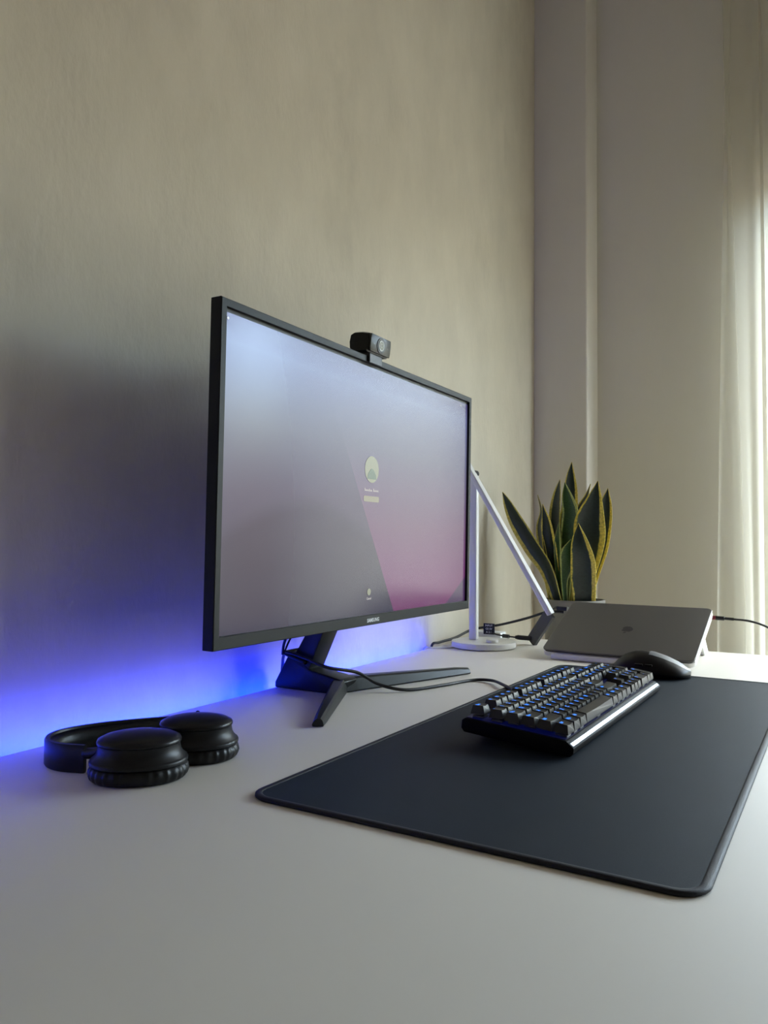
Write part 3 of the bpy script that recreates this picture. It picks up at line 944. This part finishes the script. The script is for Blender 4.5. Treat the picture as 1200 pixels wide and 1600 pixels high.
Y5, Y4, Y3, Y2, Y1, Y0 = 5.22, 4, 3, 2, 1, 0
key(0, Y5, 'Esc')
for i in range(12):
    key(2+i+0.5*(i//4), Y5, 'F%d' % (i+1))
for i, s in enumerate(('PrS', 'Scr', 'Pau')): key(15.25+i, Y5, s)
x = 0
for s in '`1234567890-=': key(x, Y4, s); x += 1
key(x, Y4, 'Back', 2)
for i, s in enumerate(('Ins', 'Hm', 'PU')): key(15.25+i, Y4, s)
for i, s in enumerate(('Num', '/', '*', '-')): key(18.5+i, Y4, s)
key(0, Y3, 'Tab', 1.5); x = 1.5
for s in 'QWERTYUIOP[]': key(x, Y3, s); x += 1
key(x, Y3, '\\', 1.5)
for i, s in enumerate(('Del', 'End', 'PD')): key(15.25+i, Y3, s)
for i, s in enumerate('789'): key(18.5+i, Y3, s)
key(21.5, Y2, '+', 1, 2)
key(0, Y2, 'Caps', 1.75); x = 1.75
for s in "ASDFGHJKL;'": key(x, Y2, s); x += 1
key(x, Y2, 'Ent', 2.25)
for i, s in enumerate('456'): key(18.5+i, Y2, s)
key(0, Y1, 'Shift', 2.25); x = 2.25
for s in 'ZXCVBNM,./': key(x, Y1, s); x += 1
key(x, Y1, 'Shift', 2.75)
key(16.25, Y1, '^')
for i, s in enumerate('123'): key(18.5+i, Y1, s)
key(21.5, Y0, 'En', 1, 2)
x = 0
for s, w in (('Ctrl', 1.25), ('Win', 1.25), ('Alt', 1.25), ('', 6.25), ('Alt', 1.25), ('Win', 1.25), ('Fn', 1.25), ('Ctrl', 1.25)):
    key(x, Y0, s, w); x += w
for i, s in enumerate('<v>'): key(15.25+i, Y0, s)
key(18.5, Y0, '0', 2); key(20.5, Y0, '.')
bm = B()
tube(bm, [(0.268, KD-0.003, 0.006), (0.269, KD+0.006, 0.006), (0.270, KD+0.012, 0.004)], 0.0032, 8)
link('cable_boot', bm, M['cable'], kb, smooth=True)

cab = link('keyboard_cable', tube(B(), [(1.1060, 0.3890, 0.0180), (1.115, 0.400, 0.0130), (1.152, 0.428, 0.0062), (1.190, 0.4630, 0.0060), (1.228, 0.500, 0.0045), (1.222, 0.533, 0.0028),
          (1.150, 0.5560, 0.0028), (1.082, 0.585, 0.0035), (1.060, 0.622, 0.012), (1.036, 0.648, 0.0315), (0.9945, 0.676, 0.0425), (0.9935, 0.718, 0.0535), (0.9945, 0.752, 0.0595), (1.010, 0.772, 0.050), (1.03, 0.79, 0.02), (1.03, 0.798, -0.05), (1.03, 0.798, -0.10)], 0.0026, 8, 10), M['cable'], smooth=True)
tag(cab, 'black cable curving from the keyboard back around the monitor stand', 'cable')
cab = link('thin_cable', tube(B(), [(1.046, 0.735, 0.075), (1.062, 0.752, 0.048), (1.085, 0.775, 0.014), (1.098, 0.789, -0.006), (1.100, 0.795, -0.08)], 0.0013, 8), M['cable'], smooth=True)
tag(cab, 'thin dark cable dropping behind the right side of the monitor neck', 'cable')

# ------------------------------------------------------------------ mouse
ms = thing('mouse', 'black ergonomic mouse with light painted along its palm edge on the navy pad', 'mouse', (1.440, 0.283, 0.0044), rotz=0.0)
# long axis along y: rear (palm) at -y, buttons at +y
rings = []
N = 40
NR = 22
for i in range(NR+1):
    t = i/NR
    y = -0.066+0.132*t
    # height and half widths along the length
    tb = ((0, .013), (.06, .019), (.15, .0265), (.3, .0350), (.45, .0405), (.58, .0425), (.7, .0415), (.82, .0350), (.92, .0250), (1, .012))
    q_ = max(k for k in range(len(tb)-1) if tb[k][0] <= t)
    hgt = tb[q_][1]+(tb[q_+1][1]-tb[q_][1])*(t-tb[q_][0])/(tb[q_+1][0]-tb[q_][0])
    e = (1-abs(2*t-1)**3.2)**0.5 if 0 < t < 1 else 0.0
    e = max(e, 0.12)
    wl = 0.046*e*(1-0.18*t); wr = 0.038*e*(1-0.06*t)
    row = []
    for j in range(N):
        a = 2*PI*j/N
        c, s = math.cos(a), math.sin(a)
        if s >= 0:
            w = wr if c > 0 else wl
            x = w*abs(c)**0.85*(1 if c > 0 else -1)*(1-0.22*s**2)
            z = 0.004+(hgt-0.004)*abs(s)**0.9
            x += -0.004*s
        else:
            w = wr if c > 0 else wl
            x = w*abs(c)**0.6*(1 if c > 0 else -1)*0.96
            z = 0.004+0.0036*s
        row.append((x, y, z))
    rings.append(row)
bm = B(); loft(bm, rings)
link('body_shell', bm, M['mouse'], ms, smooth=True)
# window light on the rear of the shell, painted as a lighter band
bm = B()


def shell_pt(i, j, off=0.0006):
    p = Vector(rings[i][j % N]); c = Vector((0, rings[i][0][1]*0.9, 0.012)); d = (p-c).normalized()
    return p+d*off


vs = [[bm.verts.new(shell_pt(i, j)) for j in range(2, 14)] for i in range(0, 12)]
for a, b_ in zip(vs[:-1], vs[1:]):
    for q in range(len(a)-1): bm.faces.new((a[q], a[q+1], b_[q+1], b_[q]))
sol = link('palm_light_band', bm, M['mousegrey'], ms, smooth=True)
bm = B()
wz = 0.0
rings2 = [[(x, 0.040+0.0100*math.cos(2*PI*k/24), 0.0235+0.0100*math.sin(2*PI*k/24)) for k in range(24)] for x in (-0.004, 0.004)]
loft(bm, rings2); link('scroll_wheel', bm, M['mousegrey'], ms, autosmooth=40)
bm = B(); box(bm, -0.0447, -0.0405, 0.006, 0.020, 0.020, 0.0235, 0.0008, 1)
link('side_button', bm, M['black'], ms)
bm = B(); box(bm, -0.0447, -0.0405, -0.010, 0.003, 0.020, 0.0235, 0.0008, 1)
link('side_button', bm, M['black'], ms)

# ------------------------------------------------------------------ laptop on its slanted stand
LT = math.radians(23.6)
LROT = math.radians(-2.4)
LW, LD, LH = 0.298, 0.213, 0.0155
lap = thing('laptop', 'closed grey aluminium laptop leaning on the slanted white stand', 'laptop', (1.5525, 0.3735, 0.0050))
# local: x up the slope, y across, z out of the lid
lap.matrix_basis = Matrix.Translation((1.5525, 0.3735, 0.0050)) @ Matrix.Rotation(-LROT*-1, 4, 'Z') @ Matrix.Rotation(-LT, 4, 'Y')


def slab(w, d, z0, z1, r=0.012, inset=0.0):
    bm = B()
    k = 0.0012
    loft(bm, [rrect(d-2*k, w-2*k, r, 6, z0, d/2, 0), rrect(d, w, r, 6, z0+k, d/2, 0), rrect(d, w, r, 6, z1-k, d/2, 0), rrect(d-2*k, w-2*k, r, 6, z1, d/2, 0)])
    return bm


link('base_case', slab(LW, LD, 0, 0.0108), M['alu_lit'], lap, autosmooth=35)
link('lid', slab(LW, LD, 0.0114, LH), M['alu'], lap, autosmooth=35)
link('lid_gap', slab(LW-0.004, LD-0.004, 0.0107, 0.0116), M['gap'], lap)
# fruit emblem, stalk end towards the front edge
bm = B(); out = []
NA = 64
body = []
for i in range(NA):
    a = 2*PI*i/NA
    r = 1.0
    x = math.sin(a)*0.0118*(1+0.04*math.cos(a)); z = math.cos(a)*0.0118
    z -= 0.0022*math.exp(-(x/0.0035)**2)*(1 if math.cos(a) > 0 else 0)      # dip at the stalk
    z += 0.0012*math.exp(-(x/0.0030)**2)*(1 if math.cos(a) < 0 else 0)      # dip at the bottom
    if math.cos(a) < 0: x *= 1-0.20*abs(math.cos(a))
    # bite on one side
    bx, bz, br = 0.0145, 0.0008, 0.0058
    dd = math.hypot(x-bx, z-bz)
    if dd < br:
        x = bx-(math.sqrt(max(br*br-(z-bz)**2, 0)))
    body.append((x, z))
leafp = []
for i in range(16):
    a = 2*PI*i/16
    lx, lz = 0.0045*math.cos(a), 0.0017*math.sin(a)*(1-0.3*math.cos(a))
    ca, sa = math.cos(0.9), math.sin(0.9)
    leafp.append((0.0022+lx*ca-lz*sa, 0.0150+lx*sa+lz*ca))
for poly in (body, leafp):
    a_ = [bm.verts.new((LD*0.49-z, -x*-1, LH+0.00005)) for x, z in poly]
    bm.faces.new(a_)
link('fruit_emblem', bm, M['logo'], lap)

st = thing('laptop_stand', 'white slanted stand with a front lip holding the closed laptop', 'laptop stand')
st.matrix_basis = Matrix.Translation((1.5545, 0.3735, 0.0)) @ Matrix.Rotation(LROT, 4, 'Z')
ct, sn = math.cos(LT), math.sin(LT)
bm = B()
S0 = 0.0042
prism(bm, [(0.015, S0-0.0020), (0.015, S0+0.015*sn/ct-0.0002), (0.200*ct, S0+0.200*sn-0.0002), (0.202*ct, S0+0.200*sn-0.004)], 'y', -0.095, 0.095, 0.0008, 1)
link('support_plate', bm, M['whitepl'], st)
bm = B(); box(bm, -0.014, -0.0070, -0.125, 0.128, 0.0010, 0.0128, 0.0028, 3)
link('front_lip', bm, M['whitepl'], st, autosmooth=40)
bm = B(); box(bm, -0.008, 0.020, -0.093, 0.095, 0.0006, 0.0034, 0.001, 1)
link('front_foot', bm, M['whitepl'], st)
for y in (-0.118, 0.088):
    bm = B()
    prism(bm, [(0.150, S0+0.150*sn/ct-0.006), (0.187, S0+0.187*sn/ct-0.006), (0.268, 0.006), (0.270, 0.0008), (0.225, 0.0008), (0.222, 0.008)], 'y', y-0.007, y+0.007, 0.0012, 2)
    link('rear_leg', bm, M['whitepl'], st, autosmooth=40)
bm = B(); box(bm, 0.150, 0.166, -0.118, 0.090, S0+0.150*sn/ct-0.008, S0+0.150*sn/ct-0.004, 0.001, 1)
link('cross_bar', bm, M['whitepl'], st)

cc = thing('charging_cable', 'black braided charging cable with red ring plugged into the laptop', 'cable', (1.735, 0.215, 0.0855))
o0 = Vector((1.735, 0.215, 0.0855))
bm = B(); tube(bm, [Vector(p)-o0 for p in ((1.735, 0.2205, 0.0855), (1.7355, 0.2120, 0.0853))], 0.0042, 12, spline=False)
link('red_ring', bm, M['red'], cc, autosmooth=40)
bm = B(); tube(bm, [Vector(p)-o0 for p in ((1.7355, 0.2120, 0.0853), (1.737, 0.196, 0.0848), (1.7375, 0.195, 0.0848), (1.739, 0.178, 0.0840))], lambda t: 0.0044 if t < 0.62 else 0.0030, 12, spline=False)
link('plug_body', bm, M['cable'], cc, autosmooth=40)
bm = B(); tube(bm, [Vector(p)-o0 for p in ((1.739, 0.178, 0.0840), (1.745, 0.150, 0.0815), (1.755, 0.120, 0.0715), (1.765, 0.095, 0.053), (1.775, 0.072, 0.030), (1.79, 0.045, 0.008), (1.82, 0.01, 0.0024), (1.85, -0.02, 0.0024), (1.868, -0.045, -0.02), (1.87, -0.05, -0.30), (1.87, -0.05, -0.72))], 0.0022, 8)
link('cord', bm, M['cable'], cc, smooth=True)

# ------------------------------------------------------------------ desk lamp
BX, BY = 1.640, 0.6880
lamp = thing('desk_lamp', 'white folding desk lamp with round base and slanted flat arm', 'lamp', (BX, BY, 0))
bm = B(); lathe(bm, [(0.0695, 0.0008), (0.0725, 0.003), (0.0730, 0.012), (0.0720, 0.0145), (0.0695, 0.0152)], 0, 0, 64)
link('base', bm, M['lampwhite'], lamp, autosmooth=40)
bm = B(); lathe(bm, [(0.0640, 0.0), (0.0640, 0.0012)], 0, 0, 48)
link('base_pad', bm, M['black'], lamp)
PXo, PYo = 0.003, 0.0255
bm = B(); box(bm, PXo-0.008, PXo+0.008, PYo-0.0090, PYo+0.0090, 0.0150, 0.392, 0.0030, 3)
link('post', bm, M['lampwhite'], lamp, autosmooth=40)
bm = B(); lathe(bm, [(0.0125, 0.0150), (0.0135, 0.0155), (0.0135, 0.021), (0.0120, 0.0225)], -0.022, -0.030, 32)
link('dimmer_knob', bm, M['whitepl'], lamp, autosmooth=40)
bm = B()
rings_ = [[(x, PYo-0.001+0.0085*math.cos(2*PI*k/20), 0.395+0.0085*math.sin(2*PI*k/20)) for k in range(20)] for x in (PXo-0.012, PXo+0.006)]
loft(bm, rings_)
link('hinge', bm, M['stand'], lamp, autosmooth=40)
ARM_TWIST = 4
# arm: flat bar from above the hinge down to the right
A0 = Vector((PXo-0.019, 0.7285-BY, 0.4250)); A1 = Vector((PXo-0.019, 0.5262-BY, 0.0845))
d = (A1-A0).normalized(); n1 = (Matrix.Rotation(math.radians(ARM_TWIST), 3, d) @ Vector((1, 0, 0))); n2 = d.cross(n1)


def bar(a, b, hw, ht, o=Vector((0, 0, 0))):
    bm = B()
    rings_ = []
    for p in (a, b):
        rings_.append([p+o+n1*u+n2*v for u, v in ((-ht, -hw+0.002), (-ht+0.0015, -hw), (ht-0.0015, -hw), (ht, -hw+0.002), (ht, hw-0.002), (ht-0.0015, hw), (-ht+0.0015, hw), (-ht, hw-0.002))])
    loft(bm, rings_); return bm


arm = link('arm', bar(A0, A1, 0.0055, 0.0102), M['lampwhite'], lamp, autosmooth=30)
sgn = 1 if n2.z < 0 else -1
link('light_diffuser', bar(A0+d*0.03, A1-d*0.006, 0.0010, 0.0080, n2*sgn*0.0050), M['diffuser'], arm)

# ------------------------------------------------------------------ potted snake plant and its stool behind the desk
PPX, PPY = 2.030, 0.5935
stool = thing('plant_stool', 'round wooden plant stool behind the far end of the desk', 'stool', (PPX, PPY, FLOOR_Z))
ph = 0.66
bm = B(); lathe(bm, [(0.100, ph-0.022), (0.103, ph-0.018), (0.103, ph-0.003), (0.100, ph)], 0, 0, 40); link('seat', bm, M['wood'], stool, autosmooth=40)
for k in range(3):
    a = 2*PI*k/3+0.5
    bm = B(); tube(bm, [(0.075*math.cos(a), 0.075*math.sin(a), ph-0.022), (0.105*math.cos(a), 0.105*math.sin(a), 0.0)], 0.011, 10, spline=False)
    link('leg', bm, M['wood'], stool, autosmooth=40)
pz = FLOOR_Z+ph
plant = thing('snake_plant', 'snake plant with dark yellow edged leaves in a grey round pot', 'plant', (PPX, PPY, pz))
RZ = 0.0900-pz
bm = B(); lathe(bm, [(0.070, 0.0), (0.073, 0.003), (0.0765, 0.06), (0.0770, RZ-0.012), (0.0785, RZ-0.010), (0.0790, RZ-0.002), (0.0780, RZ), (0.0735, RZ), (0.0720, RZ-0.004), (0.0715, RZ-0.015)], 0, 0, 64, True, False)
link('pot', bm, M['pot'], plant, autosmooth=40)
bm = B(); rs = random.Random(2)
lathe(bm, [(0.0718, RZ-0.016), (0.06, RZ-0.009), (0.03, RZ-0.007), (0.004, RZ-0.007)], 0, 0, 40)
for v in bm.verts: v.co.z += rs.uniform(-0.0015, 0.002)
so = link('soil', bm, M['soil'], plant, smooth=True)
LEAVES = [
    (1.975, 0.35, [(0.6271, 0.0997, 0.0135), (0.6555, 0.1667, 0.021), (0.6908, 0.2217, 0.0246), (0.7301, 0.2873, 0.0225), (0.7585, 0.3414, 0.0135), (0.7748, 0.3752, 0.0006)]),
    (2.065, -0.5, [(0.6232, 0.0949, 0.0141), (0.6149, 0.2731, 0.0213), (0.6115, 0.3621, 0.0172), (0.6124, 0.4132, 0.0113), (0.6108, 0.4578, 0.0006)]),
    (2.045, 0.5, [(0.6396, 0.0953, 0.0124), (0.6492, 0.241, 0.018), (0.6492, 0.3173, 0.0186), (0.6449, 0.3681, 0.013), (0.6371, 0.4099, 0.0006)]),
    (2.02, 0.9, [(0.651, 0.0962, 0.0116), (0.6737, 0.2092, 0.0184), (0.6861, 0.2755, 0.0129), (0.6802, 0.3231, 0.0055), (0.6911, 0.3678, 0.0006)]),
    (2.01, -0.2, [(0.616, 0.0982, 0.0107), (0.6032, 0.2597, 0.0189), (0.5963, 0.3154, 0.0201), (0.6056, 0.359, 0.0137), (0.6132, 0.3987, 0.0006)]),
    (2.07, 0.8, [(0.6214, 0.0946, 0.0126), (0.6083, 0.2541, 0.0157), (0.589, 0.3302, 0.0107), (0.5705, 0.3678, 0.0057), (0.5613, 0.3976, 0.0006)]),
    (2.015, -0.45, [(0.5799, 0.0994, 0.0153), (0.5597, 0.165, 0.0269), (0.5473, 0.2416, 0.0361), (0.545, 0.2966, 0.0342), (0.5339, 0.3546, 0.0171), (0.5271, 0.4003, 0.0006)]),
    (2.055, -0.5, [(0.5694, 0.0976, 0.0125), (0.5459, 0.1642, 0.0156), (0.5272, 0.2264, 0.0171), (0.5178, 0.2883, 0.0156), (0.5155, 0.3409, 0.0131), (0.5114, 0.3832, 0.0006)]),
    (1.965, -0.4, [(0.5535, 0.1015, 0.0244), (0.5528, 0.1516, 0.0292), (0.5527, 0.1964, 0.0274), (0.5599, 0.2472, 0.0173), (0.5643, 0.2893, 0.0006)]),
    (1.96, -0.6, [(0.6053, 0.1005, 0.0048), (0.6037, 0.1412, 0.0077), (0.592, 0.1807, 0.0163), (0.5877, 0.2169, 0.0149), (0.5815, 0.2477, 0.0006)]),
    (1.985, 0.5, [(0.6233, 0.0993, 0.0084), (0.627, 0.2101, 0.0114), (0.6239, 0.2532, 0.009), (0.6213, 0.2932, 0.0006)]),
    (1.995, 0.1, [(0.6303, 0.0984, 0.0121), (0.6429, 0.1789, 0.0169), (0.6509, 0.2408, 0.0188), (0.6573, 0.2906, 0.0133), (0.6692, 0.3414, 0.0006)]),
]


def leaf(X, tw, pts, green):
    cs = catmull([(a, b, c) for a, b, c in pts], 7)
    NC = 10
    bm = B(); uvl = bm.loops.layers.uv.new('UVMap')
    grid = []
    L = len(cs)-1
    for i, p in enumerate(cs):
        t = i/L
        w = max(p.z, 0.0004)/max(0.55, math.cos(tw))
        nxt = cs[min(i+1, L)]; prv = cs[max(i-1, 0)]
        ty, tz = nxt.x-prv.x, nxt.y-prv.y
        l = math.hypot(ty, tz) or 1
        ny, nz = tz/l, -ty/l              # across direction in the y-z plane
        xo = X-PPX
        xo = xo*(0.55+0.45*min(1, t*1.5))
        row = []
        for j in range(NC+1):
            u = j/NC*2-1
            wave = 0.05*w*math.sin(9*t+3*X*40+u)
            cup = 0.42*w*(u*u)*(1-0.35*t)
            yy = p.x+ny*u*w*math.cos(tw)
            zz = p.y+nz*u*w*math.cos(tw)
            xx = xo+u*w*math.sin(tw)-cup+wave
            row.append((bm.verts.new((xx, yy-PPY, zz-pz)), j/NC, t))
        grid.append(row)
    for a, b in zip(grid[:-1], grid[1:]):
        for j in range(NC):
            q = (a[j], a[j+1], b[j+1], b[j])
            f = bm.faces.new([k[0] for k in q])
            for lp, k in zip(f.loops, q): lp[uvl].uv = (k[1], k[2])
    me = bpy.data.meshes.new('leaf'); bm.to_mesh(me); bm.free()
    me.polygons.foreach_set('use_smooth', [True]*len(me.polygons))
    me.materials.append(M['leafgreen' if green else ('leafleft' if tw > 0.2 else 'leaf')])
    o = bpy.data.objects.new('leaf', me); C.objects.link(o); o.parent = plant
    sd = o.modifiers.new('thickness', 'SOLIDIFY'); sd.thickness = 0.0014; sd.offset = 0
    return o


for i, (X, tw, pts) in enumerate(LEAVES):
    pts = [(a, b, c) for a, b, c in pts]
    pts[0] = (pts[0][0], 0.078, pts[0][2])
    leaf(X, tw, pts, i in (4, 9, 10))

# ------------------------------------------------------------------ hub, adapters and cables behind the lamp
hub = thing('usb_hub', 'grey bar shaped hub propped aslant between lamp base and plant pot', 'hub', (1.745, 0.6105, 0.004))
a = Vector((0, 0, 0.0045)); b = Vector((-0.020, -0.050, 0.0735))
d = (b-a).normalized(); s = d.cross(Vector((0.62, -0.55, 0.25))).normalized(); tn = s.cross(d)


def obar(a, b, hs, ht, s, tn, bev=0.001):
    bm = B(); rings_ = []
    for p in (a, b):
        rings_.append([p+s*u+tn*v for u, v in ((-hs, -ht+bev), (-hs+bev, -ht), (hs-bev, -ht), (hs, -ht+bev), (hs, ht-bev), (hs-bev, ht), (-hs+bev, ht), (-hs, ht-bev))])
    loft(bm, rings_); return bm


link('hub_shell', obar(a, b, 0.0145, 0.0050, s, tn), M['hub'], hub, autosmooth=30)
link('end_cap', obar(a-d*0.002, a+d*0.0005, 0.0145, 0.0052, s, tn), M['black'], hub)
bm = B(); tube(bm, [b-d*0.001, b+Vector((0.006, -0.004, 0.008)), Vector((1.742, 0.549, 0.0905))-Vector((1.745, 0.6105, 0.004))+Vector((0, 0, 0)), Vector((1.742, 0.536, 0.0885))-Vector((1.745, 0.6105, 0.004))], 0.0024, 8)
link('hub_lead', bm, M['cable'], hub, smooth=True)
o1 = Vector((1.745, 0.6105, 0.004))
bm = B(); box(bm, 1.732-o1.x, 1.748-o1.x, 0.5245-o1.y, 0.548-o1.y, 0.0835-o1.z, 0.0925-o1.z, 0.001, 1)
link('usb_plug', bm, M['cable'], hub)

pc = link('laptop_power_cable', tube(B(), [(1.575, 0.790, -0.06), (1.575, 0.787, 0.002), (1.600, 0.779, 0.009), (1.665, 0.770, 0.0135), (1.736, 0.7555, 0.0275), (1.752, 0.690, 0.0415), (1.752, 0.626, 0.0600), (1.750, 0.580, 0.0765), (1.742, 0.5520, 0.0800), (1.742, 0.5340, 0.0795)], 0.0030, 8), M['cable'], smooth=True)
tag(pc, 'thick black cable rising behind the lamp post towards the laptop', 'cable')

ad = thing('power_adapter', 'white plug block with black label card behind the lamp base', 'adapter', (1.765, 0.735, 0))
bm = B(); box(bm, -0.016, 0.022, -0.045, 0.030, 0.0008, 0.022, 0.003, 2)
link('adapter_body', bm, M['whitepl'], ad, autosmooth=40)
bm = B(); box(bm, -0.0215, -0.0185, -0.0310, -0.0030, 0.0170, 0.0430, 0.0004, 1)
lc = link('label_card', bm, M['black'], ad)
for k, s_ in enumerate(('INPUT', 'CE 5V', 'A 2.1')):
    t = text_bm(s_, 0.0066, 0, 0.0001)
    bmesh.ops.transform(t, matrix=Matrix.Translation((-0.02165, -0.017, 0.0378-0.0078*k)) @ Matrix.Rotation(-PI/2, 4, 'Z') @ Matrix.Rotation(PI/2, 4, 'X'), verts=t.verts)
    link('label_print', t, M['ink'], lc)
hc = thing('video_cable', 'short black cable with moulded plugs running into the grey hub', 'cable', (1.735, 0.66, 0.006))
o2 = Vector((1.735, 0.66, 0.006))
bm = B(); tube(bm, [Vector(p)-o2 for p in ((1.750, 0.735, 0.030), (1.742, 0.700, 0.019), (1.735, 0.672, 0.017), (1.730, 0.650, 0.0165), (1.735, 0.625, 0.015))], 0.0018, 8)
link('cord', bm, M['cable'], hc, smooth=True)
bm = B(); tube(bm, [Vector(p)-o2 for p in ((1.733, 0.6780, 0.0172), (1.731, 0.6620, 0.0168))], 0.0048, 10, spline=False)
link('ferrite_bead', bm, M['cable'], hc, autosmooth=40)
bm = B(); tube(bm, [Vector(p)-o2 for p in ((1.729, 0.6460, 0.0165), (1.731, 0.640, 0.0165), (1.740, 0.612, 0.015))], lambda t: 0.0035 if t < 0.3 else 0.0055, 10, spline=False)
link('plug_body', bm, M['cable'], hc, autosmooth=40)
ca = link('loose_cable_end', tube(B(), [(1.535, 0.790, -0.05), (1.538, 0.787, 0.001), (1.550, 0.770, 0.0030), (1.575, 0.748, 0.0022), (1.592, 0.735, 0.0022)], 0.0018, 8), M['whitepl'], smooth=True)
tag(ca, 'thin white lamp cord coming over the desk edge behind the lamp', 'cable')
bpy.context.view_layer.update()
